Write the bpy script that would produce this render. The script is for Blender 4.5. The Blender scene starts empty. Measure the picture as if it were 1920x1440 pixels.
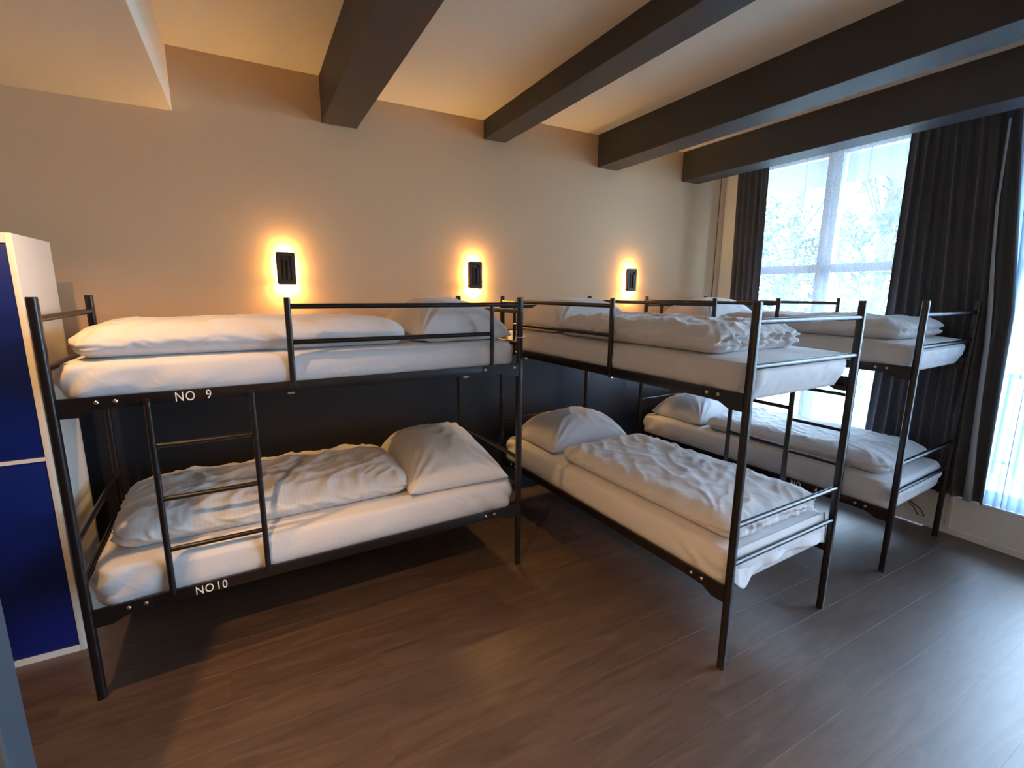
import bpy, bmesh, math, random
from mathutils import Vector, Matrix, noise
random.seed(7)
SC = bpy.context.scene
COL = SC.collection
PI = math.pi

# ------------------------------------------------------------------ camera
PITCH, YAW, ROLL, CH, FPX = 0.1895, 0.4995, 0.0071, 1.6543, 898.25
cy, sy, cp, sp_ = math.cos(YAW), math.sin(YAW), math.cos(PITCH), math.sin(PITCH)
fw = Vector((sy*cp, cy*cp, -sp_)); rt = Vector((cy, -sy, 0)); up = rt.cross(fw)
rt2 = math.cos(ROLL)*rt + math.sin(ROLL)*up; up2 = -math.sin(ROLL)*rt + math.cos(ROLL)*up
cd = bpy.data.cameras.new('camera'); cam = bpy.data.objects.new('camera', cd); COL.objects.link(cam)
cd.sensor_width = 36; cd.lens = FPX*36/1920; cd.clip_start = 0.02
cam.matrix_world = Matrix(((rt2.x, up2.x, -fw.x, 0), (rt2.y, up2.y, -fw.y, 0), (rt2.z, up2.z, -fw.z, CH), (0, 0, 0, 1)))
SC.camera = cam

# ------------------------------------------------------------------ world, view
SC.view_settings.view_transform = 'Standard'
SC.view_settings.look = 'None'
SC.view_settings.gamma = 1
SC.view_settings.use_curve_mapping = False
SC.view_settings.exposure = 1.5
w = bpy.data.worlds.new('sky'); SC.world = w; w.use_nodes = True
bg = w.node_tree.nodes['Background']
bg.inputs[0].default_value = (0.58, 0.75, 1.0, 1); bg.inputs[1].default_value = 10
D, XW, W_, L_, H_ = 3.37, 4.216, 0.833, 2.0, 1.626

def light(name, kind, loc, energy, color, size=.1, rot=(0, 0, 0), parent=None, spot=None, sy_=None):
    l = bpy.data.lights.new(name, kind); l.energy = energy; l.color = color
    if kind == 'AREA':
        l.size = size
        if sy_: l.shape = 'RECTANGLE'; l.size_y = sy_
    else: l.shadow_soft_size = size
    if spot: l.spot_size = spot; l.spot_blend = .6
    o = bpy.data.objects.new(name, l); COL.objects.link(o); o.location = loc; o.rotation_euler = rot
    if parent: o.parent = parent
    return o
for i, (y0, y1) in enumerate(((1.62, 3.12), (-3.4, 1.22))):       # sky portals: sampling aids in the window openings
    p = light('sky_portal', 'AREA', (XW+.16, (y0+y1)/2, 1.55), 1, (1, 1, 1), y1-y0, (0, PI/2, 0), sy_=2.5)
    p.data.shape = 'RECTANGLE'; p.data.size = 2.5; p.data.size_y = y1-y0
    p.data.cycles.is_portal = True
WARM = (1.0, .55, .22)

# ------------------------------------------------------------------ materials
def mat(name, color, rough=.6, metal=0, spec=.5, bump=None, var=None, sheen=0, emit=None, coat=0):
    """bump=(scale,strength,distance)  var=(scale, amount) brightness variation"""
    m = bpy.data.materials.new(name); m.use_nodes = True; nt = m.node_tree; b = nt.nodes['Principled BSDF']
    b.inputs['Base Color'].default_value = (*color, 1); b.inputs['Roughness'].default_value = rough
    b.inputs['Metallic'].default_value = metal; b.inputs['Specular IOR Level'].default_value = spec
    b.inputs['Coat Weight'].default_value = coat
    if sheen: b.inputs['Sheen Weight'].default_value = sheen
    tc = nt.nodes.new('ShaderNodeTexCoord')
    if var:
        n = nt.nodes.new('ShaderNodeTexNoise'); n.inputs['Scale'].default_value = var[0]; n.inputs['Detail'].default_value = 4
        nt.links.new(tc.outputs['Object'], n.inputs['Vector'])
        mx = nt.nodes.new('ShaderNodeMixRGB'); mx.blend_type = 'MIX'
        a = var[1]
        mx.inputs[1].default_value = (*[c*(1-a) for c in color], 1); mx.inputs[2].default_value = (*[min(1, c*(1+a)) for c in color], 1)
        nt.links.new(n.outputs['Fac'], mx.inputs[0]); nt.links.new(mx.outputs[0], b.inputs['Base Color'])
    if bump:
        n = nt.nodes.new('ShaderNodeTexNoise'); n.inputs['Scale'].default_value = bump[0]; n.inputs['Detail'].default_value = 5
        nt.links.new(tc.outputs['Object'], n.inputs['Vector'])
        bp = nt.nodes.new('ShaderNodeBump'); bp.inputs['Strength'].default_value = bump[1]; bp.inputs['Distance'].default_value = bump[2]
        nt.links.new(n.outputs['Fac'], bp.inputs['Height']); nt.links.new(bp.outputs[0], b.inputs['Normal'])
    if emit:
        b.inputs['Emission Color'].default_value = (*emit[0], 1); b.inputs['Emission Strength'].default_value = emit[1]
    return m

M = {}
M['wall'] = mat('beige_wall_paint', (.65, .445, .27), .75, bump=(160, .25, .002), var=(1.3, .05))
M['ceiling'] = mat('cream_ceiling_paint', (.80, .73, .60), .85, bump=(140, .25, .002))
M['white_wall'] = mat('white_wall_paint', (.80, .82, .80), .7, bump=(160, .2, .002))
M['navy'] = mat('charcoal_blue_satin_paint', (.014, .018, .027), .4, bump=(90, .15, .001))
M['beam'] = mat('anthracite_beam_paint', (.040, .037, .038), .6, bump=(120, .3, .002), var=(2, .12))
M['grey_wall'] = mat('slate_grey_paint', (.055, .066, .082), .6, bump=(160, .2, .001))
M['steel'] = mat('black_powder_coated_steel', (.011, .008, .008), .27, spec=.5, bump=(300, .06, .0004))
M['cap'] = mat('black_plastic', (.012, .012, .012), .45)
M['bolt'] = mat('zinc_bolt', (.55, .53, .50), .3, metal=1)
M['white_letter'] = mat('white_stencil_paint', (.75, .75, .72), .6)
M['locker_white'] = mat('cream_white_locker_enamel', (.74, .70, .62), .5, bump=(60, .1, .001))
M['locker_blue'] = mat('blue_locker_enamel', (.0012, .013, .14), .42, bump=(60, .1, .001))
M['curtain'] = mat('charcoal_curtain_cloth', (.062, .063, .073), .9, sheen=.3, bump=(500, .3, .001), var=(12, .15))
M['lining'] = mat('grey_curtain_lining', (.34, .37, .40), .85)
M['frame'] = mat('white_window_frame', (.72, .74, .76), .45)
M['leaf'] = mat('green_leaf', (.036, .07, .038), .6, var=(3, .3))
M['bark'] = mat('brown_bark', (.10, .07, .05), .9, bump=(30, .5, .01))
M['grass'] = mat('pale_paving', (.34, .36, .34), .9, var=(2, .15))
M['concrete'] = mat('pale_concrete', (.45, .46, .46), .85, bump=(80, .3, .002))
M['rail_metal'] = mat('grey_railing_metal', (.25, .27, .29), .5)
M['lamp_black'] = mat('bronze_black_lamp_housing', (.045, .028, .020), .6)
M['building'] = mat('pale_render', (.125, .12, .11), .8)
M['glow'] = mat('lit_diffuser', (1, .8, .5), .5, emit=((1.0, .56, .17), 62))
M['plastic_white'] = mat('white_plastic', (.7, .7, .68), .4)
M['cord'] = mat('brown_cord', (.16, .10, .06), .6)

def linen(name, color, stripes):
    m = mat(name, color, .8, sheen=.3); nt = m.node_tree; b = nt.nodes['Principled BSDF']
    tc = nt.nodes.new('ShaderNodeTexCoord')
    n = nt.nodes.new('ShaderNodeTexNoise'); n.inputs['Scale'].default_value = 9; n.inputs['Detail'].default_value = 6; n.inputs['Distortion'].default_value = .6
    nt.links.new(tc.outputs['Object'], n.inputs['Vector'])
    bp = nt.nodes.new('ShaderNodeBump'); bp.inputs['Strength'].default_value = .45; bp.inputs['Distance'].default_value = .012
    nt.links.new(n.outputs['Fac'], bp.inputs['Height'])
    n2 = nt.nodes.new('ShaderNodeTexNoise'); n2.inputs['Scale'].default_value = 420
    nt.links.new(tc.outputs['Object'], n2.inputs['Vector'])
    b2 = nt.nodes.new('ShaderNodeBump'); b2.inputs['Strength'].default_value = .2; b2.inputs['Distance'].default_value = .001
    nt.links.new(n2.outputs['Fac'], b2.inputs['Height']); nt.links.new(bp.outputs[0], b2.inputs['Normal'])
    nt.links.new(b2.outputs[0], b.inputs['Normal'])
    if stripes:
        wv = nt.nodes.new('ShaderNodeTexWave'); wv.inputs['Scale'].default_value = 16; wv.bands_direction = 'X'
        nt.links.new(tc.outputs['Object'], wv.inputs['Vector'])
        r = nt.nodes.new('ShaderNodeValToRGB'); r.color_ramp.elements[0].position = .45; r.color_ramp.elements[1].position = .55
        r.color_ramp.elements[0].color = (*[c*.965 for c in color], 1); r.color_ramp.elements[1].color = (*color, 1)
        nt.links.new(wv.outputs['Color'], r.inputs[0]); nt.links.new(r.outputs[0], b.inputs['Base Color'])
    return m
M['linen'] = linen('white_cotton', (.61, .595, .60), False)
M['satin'] = linen('white_striped_satin', (.60, .58, .56), True)

def sheer(nm='white_voile', lo=.22, hi=.40, cl=(.66, .70, .76)):
    m = bpy.data.materials.new(nm); m.use_nodes = True; nt = m.node_tree; nt.nodes.clear()
    out = nt.nodes.new('ShaderNodeOutputMaterial')
    tr = nt.nodes.new('ShaderNodeBsdfTransparent'); tr.inputs[0].default_value = (.97, .98, 1, 1)
    tl = nt.nodes.new('ShaderNodeBsdfTranslucent'); tl.inputs[0].default_value = (*cl, 1)
    df = nt.nodes.new('ShaderNodeBsdfDiffuse'); df.inputs[0].default_value = (*cl, 1)
    m1 = nt.nodes.new('ShaderNodeMixShader'); m1.inputs[0].default_value = .5
    nt.links.new(tl.outputs[0], m1.inputs[1]); nt.links.new(df.outputs[0], m1.inputs[2])
    m2 = nt.nodes.new('ShaderNodeMixShader')
    tc = nt.nodes.new('ShaderNodeTexCoord'); n = nt.nodes.new('ShaderNodeTexNoise'); n.inputs['Scale'].default_value = 300
    nt.links.new(tc.outputs['Object'], n.inputs['Vector'])
    mr = nt.nodes.new('ShaderNodeMapRange'); mr.inputs[3].default_value = lo; mr.inputs[4].default_value = hi
    nt.links.new(n.outputs['Fac'], mr.inputs[0]); nt.links.new(mr.outputs[0], m2.inputs[0])
    nt.links.new(tr.outputs[0], m2.inputs[1]); nt.links.new(m1.outputs[0], m2.inputs[2]); nt.links.new(m2.outputs[0], out.inputs[0])
    return m
M['sheer'] = sheer()
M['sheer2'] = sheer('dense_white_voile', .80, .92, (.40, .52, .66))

def glass():
    m = bpy.data.materials.new('window_glass'); m.use_nodes = True; nt = m.node_tree; nt.nodes.clear()
    out = nt.nodes.new('ShaderNodeOutputMaterial'); tr = nt.nodes.new('ShaderNodeBsdfTransparent'); tr.inputs[0].default_value = (.93, .97, .97, 1)
    gl = nt.nodes.new('ShaderNodeBsdfGlossy'); gl.inputs['Roughness'].default_value = .02
    fr = nt.nodes.new('ShaderNodeFresnel'); fr.inputs[0].default_value = 1.3; mx = nt.nodes.new('ShaderNodeMixShader')
    nt.links.new(fr.outputs[0], mx.inputs[0]); nt.links.new(tr.outputs[0], mx.inputs[1]); nt.links.new(gl.outputs[0], mx.inputs[2]); nt.links.new(mx.outputs[0], out.inputs[0])
    return m
M['glass'] = glass()

def plank_mat():
    m = bpy.data.materials.new('brown_vinyl_wood'); m.use_nodes = True; nt = m.node_tree; b = nt.nodes['Principled BSDF']
    tc = nt.nodes.new('ShaderNodeTexCoord'); oi = nt.nodes.new('ShaderNodeObjectInfo')
    sc = nt.nodes.new('ShaderNodeVectorMath'); sc.operation = 'MULTIPLY'; sc.inputs[1].default_value = (1.1, 9, 1)
    nt.links.new(tc.outputs['Object'], sc.inputs[0])
    cmb = nt.nodes.new('ShaderNodeMath'); cmb.operation = 'MULTIPLY'; cmb.inputs[1].default_value = 97
    nt.links.new(oi.outputs['Random'], cmb.inputs[0])
    ad = nt.nodes.new('ShaderNodeVectorMath'); ad.operation = 'ADD'
    nt.links.new(sc.outputs[0], ad.inputs[0]); nt.links.new(cmb.outputs[0], ad.inputs[1])
    n = nt.nodes.new('ShaderNodeTexNoise'); n.inputs['Scale'].default_value = 1.6; n.inputs['Detail'].default_value = 6; n.inputs['Distortion'].default_value = 1.6; n.inputs['Roughness'].default_value = .72
    nt.links.new(ad.outputs[0], n.inputs['Vector'])
    r = nt.nodes.new('ShaderNodeValToRGB'); e = r.color_ramp.elements
    e[0].position = .30; e[0].color = (.042, .024, .015, 1); e[1].position = .72; e[1].color = (.108, .066, .043, 1)
    nt.links.new(n.outputs['Fac'], r.inputs[0])
    hv = nt.nodes.new('ShaderNodeHueSaturation'); mr = nt.nodes.new('ShaderNodeMapRange'); mr.inputs[3].default_value = .93; mr.inputs[4].default_value = 1.07
    nt.links.new(oi.outputs['Random'], mr.inputs[0]); nt.links.new(mr.outputs[0], hv.inputs['Value']); nt.links.new(r.outputs[0], hv.inputs['Color'])
    nt.links.new(hv.outputs[0], b.inputs['Base Color'])
    b.inputs['Coat Weight'].default_value = .55; b.inputs['Coat Roughness'].default_value = .38; b.inputs['Roughness'].default_value = .45; b.inputs['Specular IOR Level'].default_value = .6
    n3 = nt.nodes.new('ShaderNodeTexNoise'); n3.inputs['Scale'].default_value = 14; n3.inputs['Detail'].default_value = 5
    nt.links.new(ad.outputs[0], n3.inputs['Vector'])
    bp = nt.nodes.new('ShaderNodeBump'); bp.inputs['Strength'].default_value = .22; bp.inputs['Distance'].default_value = .002
    nt.links.new(n3.outputs['Fac'], bp.inputs['Height']); nt.links.new(bp.outputs[0], b.inputs['Normal'])
    return m
M['plank'] = plank_mat()

# ------------------------------------------------------------------ mesh helpers
class MB:
    def __init__(s): s.v = []; s.f = []
    def add(s, vs, fs):
        o = len(s.v); s.v += [tuple(a) for a in vs]; s.f += [tuple(i+o for i in f) for f in fs]; return s
    def box(s, x0, x1, y0, y1, z0, z1, c=0.0):
        """box, edges chamfered by c"""
        if c <= 0:
            return s.add([(x, y, z) for z in (z0, z1) for y in (y0, y1) for x in (x0, x1)],
                         [(0, 2, 3, 1), (4, 5, 7, 6), (0, 1, 5, 4), (2, 6, 7, 3), (0, 4, 6, 2), (1, 3, 7, 5)])
        bm = bmesh.new(); bmesh.ops.create_cube(bm, size=1)
        for v in bm.verts: v.co = Vector(((x0+x1)/2+v.co.x*(x1-x0), (y0+y1)/2+v.co.y*(y1-y0), (z0+z1)/2+v.co.z*(z1-z0)))
        bmesh.ops.bevel(bm, geom=list(bm.edges), offset=c, segments=2, affect='EDGES', profile=.6)
        bm.verts.index_update()
        s.add([v.co[:] for v in bm.verts], [[v.index for v in f.verts] for f in bm.faces]); bm.free(); return s
    def tube(s, a, b, r, n=12):
        a, b = Vector(a), Vector(b); d = (b-a).normalized()
        x = d.orthogonal().normalized(); y = d.cross(x)
        vs = []
        for p in (a, b):
            for i in range(n): t = 2*PI*i/n; vs.append(p+r*(math.cos(t)*x+math.sin(t)*y))
        fs = [(i, (i+1) % n, n+(i+1) % n, n+i) for i in range(n)]+[tuple(range(n))[::-1], tuple(range(n, 2*n))]
        return s.add(vs, fs)
    def path(s, pts, r, n=8):
        pts = [Vector(p) for p in pts]; vs = []; x = None
        for k, p in enumerate(pts):
            d = (pts[min(k+1, len(pts)-1)]-pts[max(k-1, 0)]).normalized()
            x = d.orthogonal().normalized() if x is None else (x-d*x.dot(d)).normalized()
            y = d.cross(x)
            for i in range(n): t = 2*PI*i/n; vs.append(p+r*(math.cos(t)*x+math.sin(t)*y))
        fs = [(k*n+i, k*n+(i+1) % n, (k+1)*n+(i+1) % n, (k+1)*n+i) for k in range(len(pts)-1) for i in range(n)]
        fs += [tuple(range(n))[::-1], tuple(range((len(pts)-1)*n, len(pts)*n))]
        return s.add(vs, fs)
    def prism(s, prof, z0, z1):
        n = len(prof)
        return s.add([(x, y, z0) for x, y in prof]+[(x, y, z1) for x, y in prof],
                     [(i, (i+1) % n, n+(i+1) % n, n+i) for i in range(n)]+[tuple(range(n))[::-1], tuple(range(n, 2*n))])
    def build(s, name, m, parent=None, smooth=False, sw=False, merge=0):
        vs = [(b, a, c) for a, b, c in s.v] if sw else s.v
        me = bpy.data.meshes.new(name); me.from_pydata(vs, [], s.f)
        bm = bmesh.new(); bm.from_mesh(me)
        if merge: bmesh.ops.remove_doubles(bm, verts=bm.verts, dist=merge)
        bmesh.ops.recalc_face_normals(bm, faces=bm.faces); bm.to_mesh(me); bm.free()
        me.materials.append(m)
        if smooth:
            for p in me.polygons: p.use_smooth = True
            if smooth != 'all': me.set_sharp_from_angle(angle=math.radians(40))
        o = bpy.data.objects.new(name, me); COL.objects.link(o)
        if parent: o.parent = parent
        return o
def thing(name, label, cat, loc=(0, 0, 0), rz=0, group=None):
    o = bpy.data.objects.new(name, None); COL.objects.link(o); o.location = loc; o.rotation_euler = (0, 0, rz); o.empty_display_size = .1
    return tag(o, label, cat, group)
def tag(o, label, cat, group=None):
    o['label'] = label; o['category'] = cat
    if group: o['group'] = group
    return o
def struct(o): o['kind'] = 'structure'; return o
def rrect(w, h, r, n=4, cx=0, cy_=0):
    p = []
    for (sx, sy2, a0) in ((1, 1, 0), (-1, 1, PI/2), (-1, -1, PI), (1, -1, 3*PI/2)):
        for i in range(n+1):
            a = a0+i*PI/2/n; p.append((cx+sx*(w/2-r)+r*math.cos(a), cy_+sy2*(h/2-r)+r*math.sin(a)))
    return p

# ------------------------------------------------------------------ the room
X0, Y0 = -1.95, -3.8
ZC1, ZC2, ZC3, ZSOF = 2.931, 2.86, 2.916, 2.606
floor = struct(MB().box(X0-.12, XW+.02, Y0-.12, D+.1, -.12, -.006).build('floor', M['plank']))
PW, PL = .2, 1.28
pm = {}
def plank_mesh(l):
    k = round(l, 3)
    if k not in pm:
        g = .0001; c = .00025
        pm[k] = MB().add([(-k/2+g, -PW/2+g, -.006), (k/2-g, -PW/2+g, -.006), (k/2-g, PW/2-g, -.006), (-k/2+g, PW/2-g, -.006),
                          (-k/2+g, -PW/2+g, -c), (k/2-g, -PW/2+g, -c), (k/2-g, PW/2-g, -c), (-k/2+g, PW/2-g, -c),
                          (-k/2+g+c, -PW/2+g+c, 0), (k/2-g-c, -PW/2+g+c, 0), (k/2-g-c, PW/2-g-c, 0), (-k/2+g+c, PW/2-g-c, 0)],
                         [(0, 1, 5, 4), (1, 2, 6, 5), (2, 3, 7, 6), (3, 0, 4, 7), (4, 5, 9, 8), (5, 6, 10, 9), (6, 7, 11, 10), (7, 4, 8, 11), (8, 9, 10, 11), (0, 3, 2, 1)])
    return pm[k]
first = {}
y = .91-PW/2-23*PW; row = 0
while y < D-.02:
    x = X0-((row*.47) % 1)*PL
    while x < XW:
        a, b = max(x, X0), min(x+PL, XW)
        if b-a > .05 and y > Y0-.1:
            k = round(b-a, 3)
            if k not in first: o = plank_mesh(k).build('plank', M['plank'], floor); first[k] = o
            else: o = first[k].copy(); COL.objects.link(o); o.parent = floor
            o.location = ((a+b)/2, y+PW/2, 0)
        x += PL
    y += PW; row += 1

wb = struct(MB().box(X0-.1, XW+.3, D, D+.12, 0, 3.1).build('wall_back', M['wall']))
wl = struct(MB().box(X0-.12, X0, Y0, D, 0, 3.1).build('wall_left', M['wall']))
wf = struct(MB().box(X0-.1, XW+.3, Y0-.12, Y0, 0, 3.1).build('wall_front', M['wall']))
# partition end beside the camera
wp = struct(MB().box(X0, -.529, 1.25, 1.36, 0, ZSOF, .004).build('wall_partition', M['grey_wall']))
# window wall: low parapet, piers, header
r = MB(); T = .28
r.box(XW, XW+T, Y0, D, 0, .27); r.box(XW, XW+T, Y0, D, 2.84, 3.1)
for a, b in ((3.16, D), (1.26, 1.58), (Y0, -3.45)): r.box(XW, XW+T, a, b, .27, 2.84)
wr = struct(r.build('wall_right', M['white_wall']))
struct(MB().box(XW-.012, XW, Y0, D, 0, .045, .003).build('baseboard_right', M['white_wall']))
struct(MB().box(XW-.02, XW, 1.268, 1.292, .045, .262, .004).build('trim_2', M['frame']))
struct(MB().box(XW-.006, XW+.02, Y0, D, .262, .285, .005).build('trim_3', M['frame']))
struct(MB().box(X0, XW, D-.014, D, .0, 1.24, .003).build('trim_1', M['navy']))     # dark lower wall lining
struct(MB().path([(XW-.085, D-.006, 1.24), (XW-.085, D-.006, 2.9)], .004, 6).build('trim_4', M['cord']))
# ceiling with beams and soffit
c = MB()
c.box(X0, XW+.2, Y0, D, ZC1, 3.1)
ceil = struct(c.build('ceiling', M['ceiling']))
beams = [(.491, .702, 2.666), (1.592, 1.768, 2.733), (2.625, 2.834, 2.666), (3.601, 3.814, 2.664)]
MB().box(.60, 1.68, Y0, D, ZC2, ZC1).build('ceiling_panel', M['ceiling'], ceil)
MB().box(1.70, 2.73, Y0, D, ZC3, ZC1).build('ceiling_panel', M['ceiling'], ceil)
MB().box(2.75, 3.70, Y0, D, ZC3, ZC1).build('ceiling_panel', M['ceiling'], ceil)
MB().box(3.72, XW, Y0, D, ZC3, ZC1).build('ceiling_panel', M['ceiling'], ceil)
for a, b, z in beams: MB().box(a, b, Y0, D, z, ZC1-.001, .004).build('beam', M['beam'], ceil)
MB().box(X0, -.273, Y0, D, ZSOF, ZC1, .003).build('soffit', M['ceiling'], ceil)

# ------------------------------------------------------------------ windows
def window(n, y0, y1, z0, z1, mulls, zt):
    f = MB(); X = XW+.10; X2 = XW+.17
    f.box(X, X2, y0, y0+.07, z0, z1, .006); f.box(X, X2, y1-.07, y1, z0, z1, .006)
    f.box(X, X2, y0, y1, z1-.07, z1, .006); f.box(X, X2, y0, y1, z0, z0+.08, .006)
    o = struct(f.build('window_%d' % n, M['frame'], smooth=True))
    for a, b in mulls: MB().box(X-.01, X2, a, b, z0, z1, .008).build('mullion', M['frame'], o, True)
    es = [y0+.07]+[v for m_ in sorted(mulls) for v in m_]+[y1-.07]
    for k in range(0, len(es), 2):
        a, b = es[k], es[k+1]
        MB().box(X+.005, X2-.005, a, b, zt, zt+.072, .006).build('transom', M['frame'], o, True)
        for (p, q_) in ((z0+.08, zt), (zt+.072, z1-.07)):
            MB().box(X+.03, X+.036, a, b, p, q_).build('pane', M['glass'], o)
    return o
window(1, 1.58, 3.16, .27, 2.84, [(2.35, 2.47)], 1.834)
window(2, -3.45, 1.26, .27, 2.84, [(.38, .50), (-.50, -.38), (-1.4, -1.28), (-2.3, -2.18)], 1.834)

# ------------------------------------------------------------------ bunk beds
def bunk(label, x, y, rz, sw, ladder_v, guards, texts, lside):
    t = thing('bunk_bed', label, 'bunk bed', (x, y, 0), rz)
    S = M['steel']
    def B(mb, name, m=S, parent=t, smooth=True): return mb.build(name, m, parent, smooth, sw)
    PR = .0165
    for u in (0, L_):
        for v in (0, W_):
            p = B(MB().prism(rrect(.033, .033, .011, 4, u, v), 0, H_-.006), 'post')
            B(MB().prism(rrect(.031, .031, .010, 4, u, v), H_-.006, H_), 'end_cap', M['cap'], p)
        for z in (1.548, 1.367, .685, .508):
            B(MB().tube((u, PR-.002, z), (u, W_-PR+.002, z), .0125), 'end_bar')
    for v, sgn in ((0, -1), (W_, 1)):
        for z in (1.257, .396):
            m = MB()
            # angle section: outer web plus inner flange
            m.box(.014, L_-.014, v-.010, v+.004, z-.048, z, .002)
            i0, i1 = (v+.004, v+.030) if sgn < 0 else (v-.030, v-.004)
            m.box(.03, L_-.03, min(i0, i1), max(i0, i1), z-.048, z-.042)
            rail = B(m, 'side_rail')
            o_ = v-.012 if sgn < 0 else v+.006
            for u0, u1, us in ((.014, .215, (.13, .187)), (L_-.235, L_-.014, (L_-.226, L_-.04 if sgn < 0 and z > 1 else L_-.17))):
                # corner bracket, deepening to the post
                e, f_ = (u0, u1) if u0 < 1 else (u1, u0)
                zb = z-.062; d = (f_-e)
                prof = [(e, z-.004), (e, zb-.012), (e+d*.3, zb-.012), (e+d*.55, z-.050), (f_, z-.046), (f_, z-.004)]
                n = len(prof)
                va, vb = (v-.0125, v-.004) if sgn < 0 else (v+.004, v+.0125)
                k = MB().add([(a, va, b) for a, b in prof]+[(a, vb, b) for a, b in prof],
                             [(i, (i+1) % n, n+(i+1) % n, n+i) for i in range(n)]+[tuple(range(n))[::-1], tuple(range(n, 2*n))])
                br = B(k, 'corner_bracket', smooth=False)
                for uu in us:
                    bm_ = MB(); yo = v+sgn*.0125
                    rings = [(.0088, 0), (.0085, .002), (.006, .0045), (.003, .0055)]
                    vs = []; nn = 10
                    for rr, h in rings:
                        for i in range(nn): a = 2*PI*i/nn; vs.append((uu+rr*math.cos(a), yo+sgn*h, z-.022+rr*math.sin(a)))
                    fs = [(k2*nn+i, k2*nn+(i+1) % nn, (k2+1)*nn+(i+1) % nn, (k2+1)*nn+i) for k2 in range(3) for i in range(nn)]+[tuple(range(3*nn, 4*nn))]
                    B(bm_.add(vs, fs), 'bolt', M['bolt'], br, 'all')
            if z > 1 and v in guards:
                for uu in (.80, 1.66):
                    B(MB().box(uu-.014, uu+.014, v-.011, v-.002, z-.056, z-.0485), 'clip', M['bolt'], rail)
            if v == ladder_v:
                for (s_, uc, zc_, dr) in [q_ for q_ in texts if abs(q_[2]-z) < .06]:
                    cu = bpy.data.curves.new('t', 'FONT'); cu.body = s_; cu.size = .054; cu.extrude = .0005; cu.space_character = 1.12; cu.space_word = 1.2
                    cu.align_x = 'LEFT'
                    to = bpy.data.objects.new('t', cu); COL.objects.link(to)
                    bpy.context.view_layer.update()
                    me = bpy.data.meshes.new_from_object(to); bpy.data.objects.remove(to)
                    g = MB(); g.add([(uc+dr*a.co.x*.78, v+sgn*(.0108+a.co.z), zc_+a.co.y) for a in me.vertices], [tuple(p.vertices) for p in me.polygons])
                    # lettering follows the web face
                    lo = B(g, 'lettering', M['white_letter'], rail, False)
    for z in (1.210, .349):
        for k in range(9):
            u = .14+k*.215
            B(MB().box(u-.014, u+.014, .006, W_-.006, z, z+.005), 'slat', smooth=False)
    for v in guards:
        s_ = -1 if v == 0 else 1; o_ = v
        u0 = L_-1.188
        m = MB().prism(rrect(.026, .022, .008, 3, u0, o_+s_*.004), 1.212, H_)
        B(m, 'guard_post'); 
        B(MB().box(u0-.022, u0+.022, o_+s_*.009-.008, o_+s_*.009+.008, 1.212, 1.252, .003), 'foot_plate')
        B(MB().tube((u0, o_, 1.5865), (L_-.012, o_, 1.5865), .012), 'guard_rail')
        B(MB().tube((u0, o_, 1.4296), (L_-.176, o_, 1.4296), .0115), 'guard_rail')
        B(MB().prism(rrect(.022, .020, .007, 3, L_-.176, o_), 1.215, 1.586), 'guard_post')
    if ladder_v is not None:
        v = ladder_v; s_ = -1 if v == 0 else 1
        for u in (.282, .644):
            B(MB().prism(rrect(.024, .022, .009, 3, u, v+s_*.014), .385, 1.222), 'ladder_upright')
            B(MB().box(u-.013, u+.013, v+s_*.010-.010, v+s_*.010+.010, 1.206, 1.235, .002), 'ladder_hook')
        for z in (1.040, .812, .588):
            B(MB().tube((.292, v+s_*.014, z), (.634, v+s_*.014, z), .0105, 10), 'ladder_rung')
    return t
A = (-.662, 2.294, .0347); Bq = (1.735, 1.196, .0398); Cq = (3.258, 1.249, .0614)
bedA = bunk('black steel bunk bed numbered 9 and 10, standing lengthwise along the beige wall', A[0], A[1], A[2], False, 0, (0,),
            [('NO', .372, 1.213, 1), ('9', .478, 1.213, 1), ('NO', .357, .352, 1), ('10', .434, .352, 1)], 0)
bedB = bunk('black steel middle bunk bed, foot end nearest the camera with sheet hanging out', Bq[0], Bq[1], -Bq[2]*-1, True, W_, (0, W_), [], 0)
bedC = bunk('black steel bunk bed nearest the window and the dark curtains', Cq[0], Cq[1], Cq[2], True, 0, (0, W_),
            [('NO', .585, .352, -1), ('4', .430, .352, -1)], 0)

# ------------------------------------------------------------------ bedding
def wr_(u, v, sd, fr=5, dirx=1, diry=.35):
    p = Vector((u*fr*dirx, v*fr*diry+sd*7.3, sd*3.1))
    q_ = p+.5*Vector((noise.noise(p*.7+Vector((9, 2, sd))), noise.noise(p*.7+Vector((1, 7, sd))), 0))
    return (1-abs(noise.noise(q_))*2)**3 if abs(noise.noise(q_)) < .5 else 0

def place(o, bed, u, v, z):
    x, y, a = bed[0], bed[1], bed[2]
    lx, ly = (u, v) if bed is A else (v, u)
    o.location = (x+math.cos(a)*lx-math.sin(a)*ly, y+math.sin(a)*lx+math.cos(a)*ly, z); o.rotation_euler = (0, 0, a)

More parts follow.
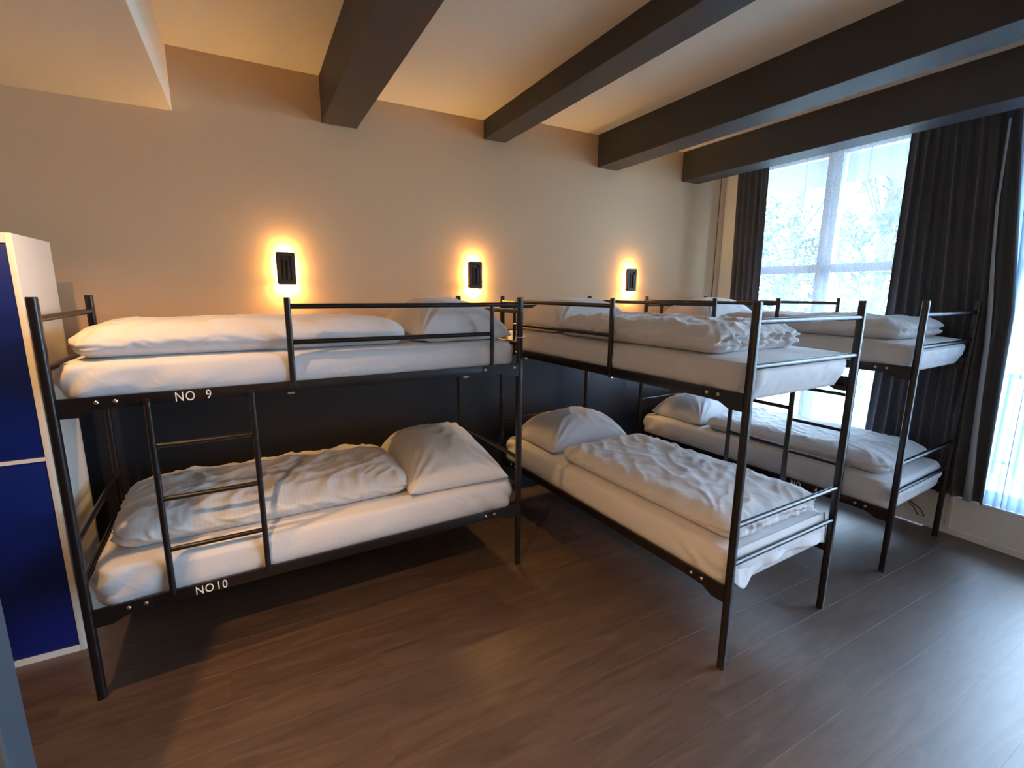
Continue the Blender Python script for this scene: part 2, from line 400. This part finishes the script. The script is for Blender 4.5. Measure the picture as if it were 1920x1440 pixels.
def slab(nu, nv, lu, lv, topf, rim, K=8, rad=None, corner=.06):
    """closed soft slab. topf(s,t)->z at top; rim(s,t,k,nx,ny)->(outward, dz). s,t in -1..1, centred, bottom z=0"""
    vs, fs = [], []
    def outl(s, t):
        # rounded corners of the outline
        x, y = s*lu/2, t*lv/2
        ax, ay = abs(x)-(lu/2-corner), abs(y)-(lv/2-corner)
        if ax > 0 and ay > 0:
            m_ = max(ax, ay); l = math.hypot(ax, ay)
            if l > 0:
                k = m_/l; ax *= k; ay *= k
                x = math.copysign(lu/2-corner+ax, x); y = math.copysign(lv/2-corner+ay, y)
        return x, y
    def mp(i, n):
        a = -1+2*i/n
        return math.sin(a*PI/2)*.35+a*.65
    top = {}
    for i in range(nu+1):
        for j in range(nv+1):
            s, t = mp(i, nu), mp(j, nv); x, y = outl(s, t)
            top[i, j] = len(vs); vs.append((x, y, topf(s, t)))
    for i in range(nu):
        for j in range(nv): fs.append((top[i, j], top[i+1, j], top[i+1, j+1], top[i, j+1]))
    ring = [(i, 0) for i in range(nu)]+[(nu, j) for j in range(nv)]+[(i, nv) for i in range(nu, 0, -1)]+[(0, j) for j in range(nv, 0, -1)]
    prev = [top[r_] for r_ in ring]; n = len(ring)
    for k in range(1, K+1):
        cur = []
        for q_, (i, j) in enumerate(ring):
            x, y, z = vs[top[i, j]]
            s, t = mp(i, nu), mp(j, nv)
            a, b = vs[top[ring[(q_+1) % n]]], vs[top[ring[q_-1]]]
            nx, ny = (a[1]-b[1]), -(a[0]-b[0]); l = math.hypot(nx, ny) or 1; nx /= l; ny /= l
            o_, dz = rim(s, t, k/K, nx, ny)
            cur.append(len(vs)); vs.append((x+nx*o_, y+ny*o_, z*(1-k/K)+dz))
        for q_ in range(n): fs.append((prev[q_], prev[(q_+1) % n], cur[(q_+1) % n], cur[q_]))
        prev = cur
    fs.append(tuple(prev[::-1]))
    return MB().add(vs, fs)

def mattress(bed, z0, th, sd, label, group):
    lu, lv = 1.945, .792
    def topf(s, t):
        e = (1-abs(s)**10)*(1-abs(t)**8)
        return th-.016+.016*e+.004*noise.noise(Vector((s*3, t*2, sd)))+.003*wr_(s, t, sd, 4)*e
    def rim(s, t, k, nx, ny):
        b = .014*math.sin(PI*k)+.004
        f = max(0, abs(s)-.60)/.40
        diag = (s*lu*.5*math.copysign(1, s)*-1*22+k*5.0)
        wv = .0085*f*math.sin(diag*1.5+3*noise.noise(Vector((s*5, k*2, sd))))
        wv += .003*noise.noise(Vector((s*6, t*4, k*2.5+sd)))*math.sin(PI*k)
        wv += .006*wr_(s*1.2+k*.25, t, sd+5, 6, 1.4, 1)*math.sin(PI*k)
        ins = -.022*max(0, k-.75)/.25
        return b+wv+ins, 0
    o = slab(90, 40, lu, lv, topf, rim, 10, corner=.07).build('mattress', M['linen'], None, 'all', bed is not A)
    place(o, bed, L_/2, W_/2, z0)
    return tag(o, label, 'mattress', group)

def duvet(bed, zt, sd, label, u0, u1, v0, v1, th, group, wrk=1.0, mt='linen', foldv=-1, rough_foot=1, groove=.030, big=1.0):
    lu, lv = u1-u0, v1-v0
    def topf(s, t):
        z = th*(1-.10*abs(s)**6)*(1-.12*abs(t)**6)
        z += .012*noise.noise(Vector((s*2.2+sd, t*1.3, sd)))
        z += big*.012*wr_(s-t*.35, t, sd, 2.4, 1.3, .6)+wrk*.006*wr_(s-t*.55, t+s*.2, sd+2, 4, 1.5, .6)+wrk*.0018*wr_(s-t*.4, t+s*.5, sd+6, 9, 1.3, .9)+wrk*.004*noise.noise(Vector((s*7-t*2, t*5+s*3, sd+8)))
        z += .004*noise.noise(Vector((s*9+sd, t*5, sd*2)))
        e = max(abs(s), abs(t)); z -= .012*max(0, (e-.85)/.15)**2
        return z
    def rim(s, t, k, nx, ny):
        b = .55*th*math.sin(PI*min(1, k*1.02))**.8*.55
        foot = max(0, -nx); head = max(0, nx); back = max(0, ny*-foldv)
        g = math.exp(-((k-.5)/.13)**2)
        b -= g*groove*(foot+.5*head+.6*back)
        b += (foot*.010*rough_foot+.004)*noise.noise(Vector((s*7, t*9+sd, k*4)))*math.sin(PI*k)
        b += foot*rough_foot*.012*wr_(t, k, sd+3, 5, 2.0, 1)*math.sin(PI*k)
        b += wrk*.009*wr_(s*1.3-k*.30, k*.6+t, sd+4, 5, 1.5, 1)*math.sin(PI*k)
        return b, .0
    o = slab(110, 56, lu-.05, lv-.05, topf, rim, 14, corner=.05).build('duvet', M[mt], None, 'all', bed is not A)
    place(o, bed, (u0+u1)/2, (v0+v1)/2, zt)
    return tag(o, label, 'duvet', group)

def pillow(bed, zt, sd, label, uc, vc, lu, lv, h, group, crest=0.0, rz=0, mt='satin', tilt=0, flange=.0):
    n = 56; vs, fs = [], []; idx = {}
    for side in (1, -1):
        for i in range(n+1):
            for j in range(n+1):
                a = -1+2*i/n; b = -1+2*j/n
                s, t = math.sin(a*PI/2)*.4+a*.6, math.sin(b*PI/2)*.4+b*.6
                border = i in (0, n) or j in (0, n)
                if side < 0 and border: idx[side, i, j] = idx[1, i, j]; continue
                pin = .055
                x = s*lu/2*(1-pin*(1-t*t)*1.0*abs(s)**2); y = t*lv/2*(1-pin*(1-s*s)*abs(t)**2)
                pr = ((1-abs(s)**2.6)*(1-abs(t)**2.6))**.52
                z0 = .30*h*(1-.0)
                if side > 0:
                    z = z0+(h*.70)*pr*(1+crest*t*.5)
                    c_ = max(0, abs(s)+abs(t)-.8)
                    ang = math.atan2(abs(t)-1.05, abs(s)-1.05)
                    z += .010*pr*noise.noise(Vector((s*2+sd, t*2, sd)))+.007*wr_(s, t, sd, 3, .8, 1.1)*pr
                    z += .010*math.sin(ang*22+sd)*math.exp(-((abs(s)-.8)**2+(abs(t)-.8)**2)*6)*pr**.5
                else:
                    z = z0-(h*.30)*min(1, pr*1.5)
                # edges sag down to the mattress
                z -= (z0*.75)*(max(abs(s), abs(t))**5)
                if border: z += .006*noise.noise(Vector((s*6+sd, t*6, 1)))
                z += tilt*t*lv/2*.5+abs(tilt)*lv/4
                idx[side, i, j] = len(vs); vs.append((x, y, max(0.001, z)))
        for i in range(n):
            for j in range(n):
                f = (idx[side, i, j], idx[side, i+1, j], idx[side, i+1, j+1], idx[side, i, j+1])
                fs.append(f if side > 0 else f[::-1])
    c_, s_ = math.cos(rz), math.sin(rz)
    vs = [(x*c_-y*s_, x*s_+y*c_, z) for x, y, z in vs]
    o = MB().add(vs, fs).build('pillow', M[mt], None, 'all', bed is not A)
    place(o, bed, uc, vc, zt)
    return tag(o, label, 'pillow', group)

ZL, ZU = .358, 1.219          # mattress bottoms
TL, TU = .198, .172           # thickness
names = {'A': (A, 'bunk numbered 9 and 10 along the wall'), 'B': (Bq, 'middle bunk bed'), 'C': (Cq, 'bunk bed by the window')}
GM, GD, GP = 'mattresses on the bunk beds', 'folded duvets on the bunk beds', 'pillows on the bunk beds'
mattress(A, ZL, TL, 1, 'white sheeted mattress on the lower bunk numbered 10', GM)
mattress(A, ZU, TU, 2, 'white sheeted mattress on the upper bunk numbered 9', GM)
mBL = mattress(Bq, ZL, TL, 3, 'white mattress with sheet hanging loose at its foot, lower middle bunk', GM)
mattress(Bq, ZU, TU, 4, 'white sheeted mattress on the upper bunk of the middle bed', GM)
mattress(Cq, ZL, TL, 5, 'white sheeted mattress on the lower bunk nearest the window', GM)
mattress(Cq, ZU, TU, 6, 'white sheeted mattress on the upper bunk nearest the window', GM)
dL, dU = ZL+TL+.003, ZU+TU+.003
duvet(A, dL, 11, 'white wrinkled striped duvet folded on the lower bunk numbered 10', .09, 1.365, .12, .75, .140, GD, 1.7, 'satin', groove=.008, big=1.3, rough_foot=.4)
duvet(A, dU, 12, 'smooth white folded duvet on the upper bunk numbered 9', .07, 1.36, .06, .74, .128, GD, .6, groove=.006, big=.4)
duvet(Bq, dL, 13, 'white crumpled duvet folded on the lower bunk of the middle bed', .05, 1.33, .07, .79, .105, GD, 1.1, groove=.015, big=.8)
duvet(Bq, dU, 14, 'white duvet with ruffled foot end on the upper bunk of the middle bed', .20, 1.36, .04, .70, .125, GD, 1.3, rough_foot=2.2)
duvet(Cq, dL, 15, 'white folded duvet on the lower bunk nearest the window', .10, 1.36, .08, .78, .110, GD, 1.0, groove=.012, big=.8)
duvet(Cq, dU, 16, 'white folded duvet on the upper bunk nearest the window', .12, 1.36, .08, .76, .120, GD, .8)
pillow(A, dL, 21, 'plump white striped pillow with pointed corners on the lower bunk numbered 10', 1.665, .40, .60, .74, .20, GP, .5, -.06, tilt=.12)
pillow(A, dU, 22, 'white pillow behind the guard rail of the upper bunk numbered 9', 1.69, .40, .56, .72, .22, GP, .2, .03, 'linen')
pillow(Bq, dL, 23, 'plump white pillow at the wall end of the lower middle bunk', 1.66, .42, .52, .70, .22, GP, .1, .03, 'linen')
pillow(Bq, dU, 24, 'white pillow at the wall end of the upper middle bunk', 1.65, .40, .54, .70, .22, GP, .1, -.02, 'linen')
pillow(Cq, dL, 25, 'white pillow on the lower bunk nearest the window', 1.66, .42, .54, .70, .20, GP, .1, .02, 'linen')
pillow(Cq, dU, 26, 'white pillow on the upper bunk nearest the window', 1.66, .42, .54, .72, .22, GP, .1, 0, 'linen')

# loose sheet end hanging from the foot of the middle lower mattress (part of that bedding)
def flap():
    vs, fs = [], []; nv_, nz = 60, 16
    for j in range(nv_+1):
        t = j/nv_; v = -.002+t*(W_+.012)
        drop = .13+.035*math.exp(-((t-.12)/.06)**2)+.018*math.sin(t*7+1)-.03*math.exp(-((t-.0)/.05)**2)+.03*math.exp(-((t-1)/.08)**2)
        v_ = min(max(v, .028), W_-.028)
        for k in range(nz+1):
            q_ = k/nz
            z = .548-drop*q_
            out = -.006+.005*math.sin(q_*PI/2)+(.020*math.sin(t*19+2*noise.noise(Vector((t*3, 1, 1))))+.008)*max(0, q_-.45)
            vv = v_ if q_ < .4 else v_+(v-v_)*(q_-.4)/.6*1.0
            vs.append((.022-max(-.003, out)-(.018 if q_ > .5 else .018*q_*2)*(1 if .05 < t < .95 else .6), vv, z))
    for j in range(nv_):
        for k in range(nz): a = j*(nz+1)+k; fs.append((a, a+1, a+nz+2, a+nz+1))
    o = MB().add(vs, fs).build('sheet_end', M['linen'], None, 'all', True)
    s = o.modifiers.new('s', 'SOLIDIFY'); s.thickness = .0015
    o.matrix_world = bedB.matrix_basis.copy()
    return o
bpy.context.view_layer.update()
fl = flap(); bpy.context.view_layer.update()
mw = fl.matrix_world.copy(); fl.parent = mBL; fl.matrix_parent_inverse = mBL.matrix_basis.inverted(); fl.matrix_basis = mw

# ------------------------------------------------------------------ wall lamps
def lamp(x, z, label):
    t = thing('wall_lamp', label, 'wall lamp', (x, D, z), 0, 'wall lamps over the bunk beds')
    MB().box(-.034, .034, -.028, -.001, -.078, .078, .004).build('diffuser', M['glow'], t, True)
    h = MB()
    p = rrect(.106, .196, .012, 4); n = len(p)
    p2 = rrect(.098, .188, .010, 4); p3 = rrect(.058, .148, .006, 4); p4 = rrect(.054, .144, .005, 4)
    vs = [(a, -.026, b) for a, b in p]+[(a, -.052, b) for a, b in p]+[(a, -.056, b) for a, b in p2]+[(a, -.056, b) for a, b in p3]+[(a, -.048, b) for a, b in p4]
    fs = [(k*n+i, k*n+(i+1) % n, (k+1)*n+(i+1) % n, (k+1)*n+i) for k in range(4) for i in range(n)]+[tuple(range(n))[::-1], tuple(range(4*n, 5*n))]
    h.add(vs, fs).build('housing', M['lamp_black'], t, True)
    MB().box(.004, .020, -.066, -.049, -.066, .052, .003).build('reading_arm', M['lamp_black'], t, True)
    MB().box(-.020, .0, -.056, -.049, -.060, .060, .002).build('front_plate', M['lamp_black'], t, True)
    for k, (zz, rx, en) in enumerate(((-.084, 0, 2.2), (.084, PI, .7))):       # LED strips shining down and up behind the plate
        light('led_strip', 'AREA', (0, -.014, zz), en, (1, .55, .16), .06, (rx, 0, 0), t, sy_=.02)
    return t
lamp(.226, 1.787, 'black rectangular backlit wall lamp above the bunk numbered 9, leftmost')
lamp(1.498, 1.776, 'black rectangular backlit wall lamp above the gap between wall bunk and middle bunk')
lamp(3.018, 1.767, 'black rectangular backlit wall lamp above the middle bunk, nearest the window')

# ------------------------------------------------------------------ downlights in the soffit (above the frame)
def downlight(x, y, z, e, label):
    t = thing('downlight', label, 'ceiling light', (x, y, z), 0, 'warm recessed downlights')
    n = 24; vs = []
    for r_, h in ((.045, 0), (.045, -.004), (.034, -.006), (.032, -.001)):
        for i in range(n): a = 2*PI*i/n; vs.append((r_*math.cos(a), r_*math.sin(a), h))
    fs = [(k*n+i, k*n+(i+1) % n, (k+1)*n+(i+1) % n, (k+1)*n+i) for k in range(3) for i in range(n)]
    MB().add(vs, fs).build('rim', M['frame'], t, True)
    light('lamp_light', 'SPOT', (0, 0, -.012), e, WARM, .03, (0, 0, 0), t, math.radians(125))
downlight(-.78, 2.02, ZSOF, 42, 'warm recessed downlight in the lowered ceiling over the lockers')
downlight(-.70, .45, ZSOF, 95, 'warm recessed downlight in the lowered ceiling behind the partition')

t = thing('fill_lamp', 'round warm fill light added behind the camera, unseen', 'ceiling light', (.0, -1.9, ZC1-.13))  # unseen fill light, added to warm and brighten the room from the front
m = MB(); n = 28; rings = [(.17, .12), (.17, .06), (.15, .02), (.10, 0), (.02, -.006)]
m.add([(r_*math.cos(2*PI*i/n), r_*math.sin(2*PI*i/n), h) for r_, h in rings for i in range(n)], [(k*n+i, k*n+(i+1) % n, (k+1)*n+(i+1) % n, (k+1)*n+i) for k in range(4) for i in range(n)]+[tuple(range(4*n, 5*n))])
m.build('fill_dome', mat('warm_fill_glow', (1, .9, .75), .5, emit=((1, .58, .26), 8)), t, 'all')  # glowing dome of the added fill light

# ------------------------------------------------------------------ locker
t = thing('locker', 'tall cream white locker with blue doors left of the bunk numbered 9', 'locker', (-1.215, 2.674, 0))
lw = .418
b = MB(); yb = .427
for x0, x1 in ((-lw, -lw+.022), (lw-.022, lw)): b.box(x0, x1, 0, yb, 0, 1.87, .002)
ia, ib = -lw+.0221, lw-.0221
b.box(ia, ib, 0, yb-.011, 1.832, 1.8699); b.box(ia, ib, 0, yb-.011, .0005, .03)
b.box(ia, -.0111, 0, yb-.011, .928, .944); b.box(.0111, ib, 0, yb-.011, .928, .944)
b.box(-.011, .011, 0, yb-.011, .0301, 1.8319)
b.box(ia, ib, yb-.0105, yb, .0005, 1.8699)
b.build('body', M['locker_white'], t, True)
for x0, x1 in ((-lw+.023, -.012), (.012, lw-.023)):
    for z0, z1 in ((.031, .927), (.945, 1.831)):
        d = MB().box(x0, x1, .004, .022, z0, z1, .002).build('door', M['locker_blue'], t, True)
        MB().box(x0+.03, x0+.045, -.012, .004, (z0+z1)/2-.04, (z0+z1)/2+.04, .003).build('handle', M['bolt'], d, True)

# ------------------------------------------------------------------ curtains
def drape(xc, ytop0, ytop1, ymid0, ymid1, ybot0, ybot1, ztop, zbot, folds, amp, sd, nz=40, per=14, ov=0):
    vs, fs = [], []; n = folds*per
    def lerp3(a, m_, b, q_): return a*(1-q_*2)+m_*q_*2 if q_ < .5 else m_*(2-2*q_)+b*(2*q_-1)
    for k in range(nz+1):
        q_ = k/nz; z = ztop-(ztop-zbot)*q_
        ya, yb_ = lerp3(ytop0, ymid0, ybot0, q_), lerp3(ytop1, ymid1, ybot1, q_)
        for j in range(n+1):
            t_ = j/n
            tt = t_+.035*noise.noise(Vector((t_*folds*.6, q_*1.2, sd)))*math.sin(PI*t_)
            ph = t_*folds*2*PI+1.2*noise.noise(Vector((t_*3, q_*1.5, sd+4)))
            am = amp*(.65+.5*noise.noise(Vector((t_*folds*.8, q_*.8, sd+9)))+.35*q_)
            x = xc+am*math.sin(ph)+.3*am*math.sin(2*ph+1)*(1-q_)
            vs.append((x, ya+(yb_-ya)*tt+.4*am*math.cos(ph)+ov*max(0, .45+1.6*noise.noise(Vector((t_*folds*.45, q_*.5, sd+20))))*math.cos(ph), z))
    for k in range(nz):
        for j in range(n): a = k*(n+1)+j; fs.append((a, a+1, a+n+2, a+n+1))
    return MB().add(vs, fs)
XC = XW-.072
c1 = drape(XC, 2.88, 3.19, 2.86, 3.15, 2.86, 3.14, 2.80, .31, 5, .022, 3).build('curtain', M['curtain'], None, 'all')
s = c1.modifiers.new('s', 'SOLIDIFY'); s.thickness = .003
tag(c1, 'narrow charcoal curtain in the corner beside the beige wall', 'curtain', 'charcoal window curtains')
c2 = drape(XC, 1.83, 1.27, 1.82, 1.135, 1.85, 1.10, 2.80, .30, 10, .024, 5).build('curtain', M['curtain'], None, 'all')
s = c2.modifiers.new('s', 'SOLIDIFY'); s.thickness = .003
tag(c2, 'wide gathered charcoal curtain hanging behind the foot of the window bunk', 'curtain', 'charcoal window curtains')
# lighter lining edge turned out along one fold
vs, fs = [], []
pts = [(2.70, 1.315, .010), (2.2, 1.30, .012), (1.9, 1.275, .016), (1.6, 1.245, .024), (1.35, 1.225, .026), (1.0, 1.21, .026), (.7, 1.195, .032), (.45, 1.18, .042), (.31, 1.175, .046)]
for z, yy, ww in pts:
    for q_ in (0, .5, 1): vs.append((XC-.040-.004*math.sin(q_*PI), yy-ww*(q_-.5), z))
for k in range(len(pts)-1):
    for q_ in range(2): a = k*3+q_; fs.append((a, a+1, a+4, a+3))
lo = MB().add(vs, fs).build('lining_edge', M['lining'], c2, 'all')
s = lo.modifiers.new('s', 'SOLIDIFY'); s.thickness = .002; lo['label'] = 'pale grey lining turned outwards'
XS = XW-.016
s1 = drape(XS, 3.14, 1.60, 3.12, 1.60, 3.12, 1.60, 2.80, .30, 13, .011, 8, per=16, ov=.042).build('sheer_curtain', M['sheer'], None, 'all')
tag(s1, 'white see-through voile between the two charcoal curtains', 'sheer curtain')
s2 = drape(XS-.008, 1.42, .78, 1.30, .80, 1.28, .80, 2.80, .292, 13, .014, 9, per=10).build('sheer_curtain', M['sheer2'], None, 'all')
tag(s2, 'tightly gathered white voile right of the wide charcoal curtain', 'sheer curtain')
s3 = drape(XS, .78, -3.6, .80, -3.6, .80, -3.6, 2.80, .292, 34, .009, 12, per=8).build('sheer_curtain', M['sheer'], None, 'all')
tag(s3, 'white see-through voile beyond the gathered voile, at the right edge', 'sheer curtain')
rod = MB().box(XW-.16, XW-.02, Y0+.01, D-.01, 2.80, 2.815, .002).build('curtain_track', M['frame'])
tag(rod, 'long white curtain track above the window, hidden behind the last beam', 'curtain track')

# ------------------------------------------------------------------ small things
o = MB().box(-.045, .045, -.03, 0, -.03, .03, .005).build('power_socket', M['plastic_white'], None, True); o.location = (1.79, D-.014, .265)
tag(o, 'small white power socket low on the dark wall between wall bunk and middle bunk', 'socket')
o = MB().path([(0, 0, .22), (.0, -.03, .17), (.0, -.05, .15), (0, -.09, .12), (0, -.12, .07), (0, -.16, .075), (0, -.13, .12), (0, -.07, .15), (0, -.02, .22)], .005, 8).build('cable_loop', M['cord'], None, 'all')
o.location = (XW-.05, 1.56, .01); tag(o, 'brown looped cord hanging on the low white wall under the window bunk', 'cord')
vs = []
o = MB().path([(.021*math.cos(a*PI/6), .021*math.sin(a*PI/6), 0) for a in range(12)]+[(.021, 0, 0), (.034, -.01, .002)], .0018, 6).build('cable_tie', M['plastic_white'], None, 'all')
o.location = (A[0]+math.cos(A[2])*2.0, A[1]+math.sin(A[2])*2.0, 1.405); tag(o, 'thin white cable tie around the right front post of bunk 9', 'cable tie')

# ------------------------------------------------------------------ outside
g = struct(MB().box(XW+.3, 60, -40, 45, -3.2, -3.0).build('ground', M['grass']))
bf = MB().box(XW+.28, XW+1.75, Y0-1, D+1.5, -.02, .06, .005).build('balcony_floor', M['concrete'])
tag(bf, 'pale concrete balcony outside the window', 'balcony')
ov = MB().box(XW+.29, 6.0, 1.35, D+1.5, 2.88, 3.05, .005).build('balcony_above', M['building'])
tag(ov, 'pale underside of the balcony above, seen through the top of the window', 'balcony')
t = thing('balcony_railing', 'grey metal balcony railing with upright bars outside the window', 'railing', (XW+1.65, 0, .06))
for z, h in ((.88, .04), (.10, .03)): MB().box(-.02, .02, Y0-1, D+1.5, z, z+h, .004).build('rail', M['rail_metal'], t)
yy = Y0-.95; f0 = None
while yy < D+1.5:
    if f0 is None: f0 = MB().box(-.008, .008, -.012, .012, 0, .88).build('baluster', M['rail_metal'], t); f0.location = (0, yy, 0)
    else: o = f0.copy(); COL.objects.link(o); o.parent = t; o.location = (0, yy, 0)
    yy += .14
def tree(x, y, h, rr, sd, label):
    random.seed(sd)
    t = thing('tree', label, 'tree', (x, y, -3.0), 0, 'trees outside the window')
    MB().path([(0, 0, 0), (.1, .05, h*.3), (0, .1, h*.6), (.1, 0, h*.85)], .16, 8).build('trunk', M['bark'], t, 'all')
    m = MB()
    cl = [(random.gauss(0, rr*.45), random.gauss(0, rr*.45), h*.62+random.gauss(0, h*.17), random.uniform(.5, 1.1)) for _ in range(34)]
    for cx_, cy2, cz, cr in cl:
        m.tube((0, 0, min(cz-.3, h*.75)*.8), (cx_, cy2, cz), .02, 4)
        for _ in range(85):
            d = Vector((random.gauss(0, 1), random.gauss(0, 1), random.gauss(0, 1))).normalized()*cr*random.random()**.4
            p = Vector((cx_, cy2, cz))+d; a = Vector((random.gauss(0, 1), random.gauss(0, 1), random.gauss(0, 1))).normalized()
            b_ = a.orthogonal().normalized(); s_ = random.uniform(.09, .16)
            m.add([p-a*s_, p+b_*s_*.5, p+a*s_, p-b_*s_*.5], [(0, 1, 2, 3)])
    f = m.build('foliage', M['leaf'], t); f['kind'] = 'stuff'
tree(14.0, 10.6, 9.6, 2.4, 1, 'green tree filling the left pane behind the voile')
tree(14.5, 6.6, 9.8, 2.2, 2, 'green tree right of the window mullion')
tree(21.0, 13.0, 11.5, 3.2, 5, 'green tree farther back between the two nearer trees')
tree(19.5, 1.0, 8.6, 2.4, 4, 'green tree far right outside, behind the right voile')
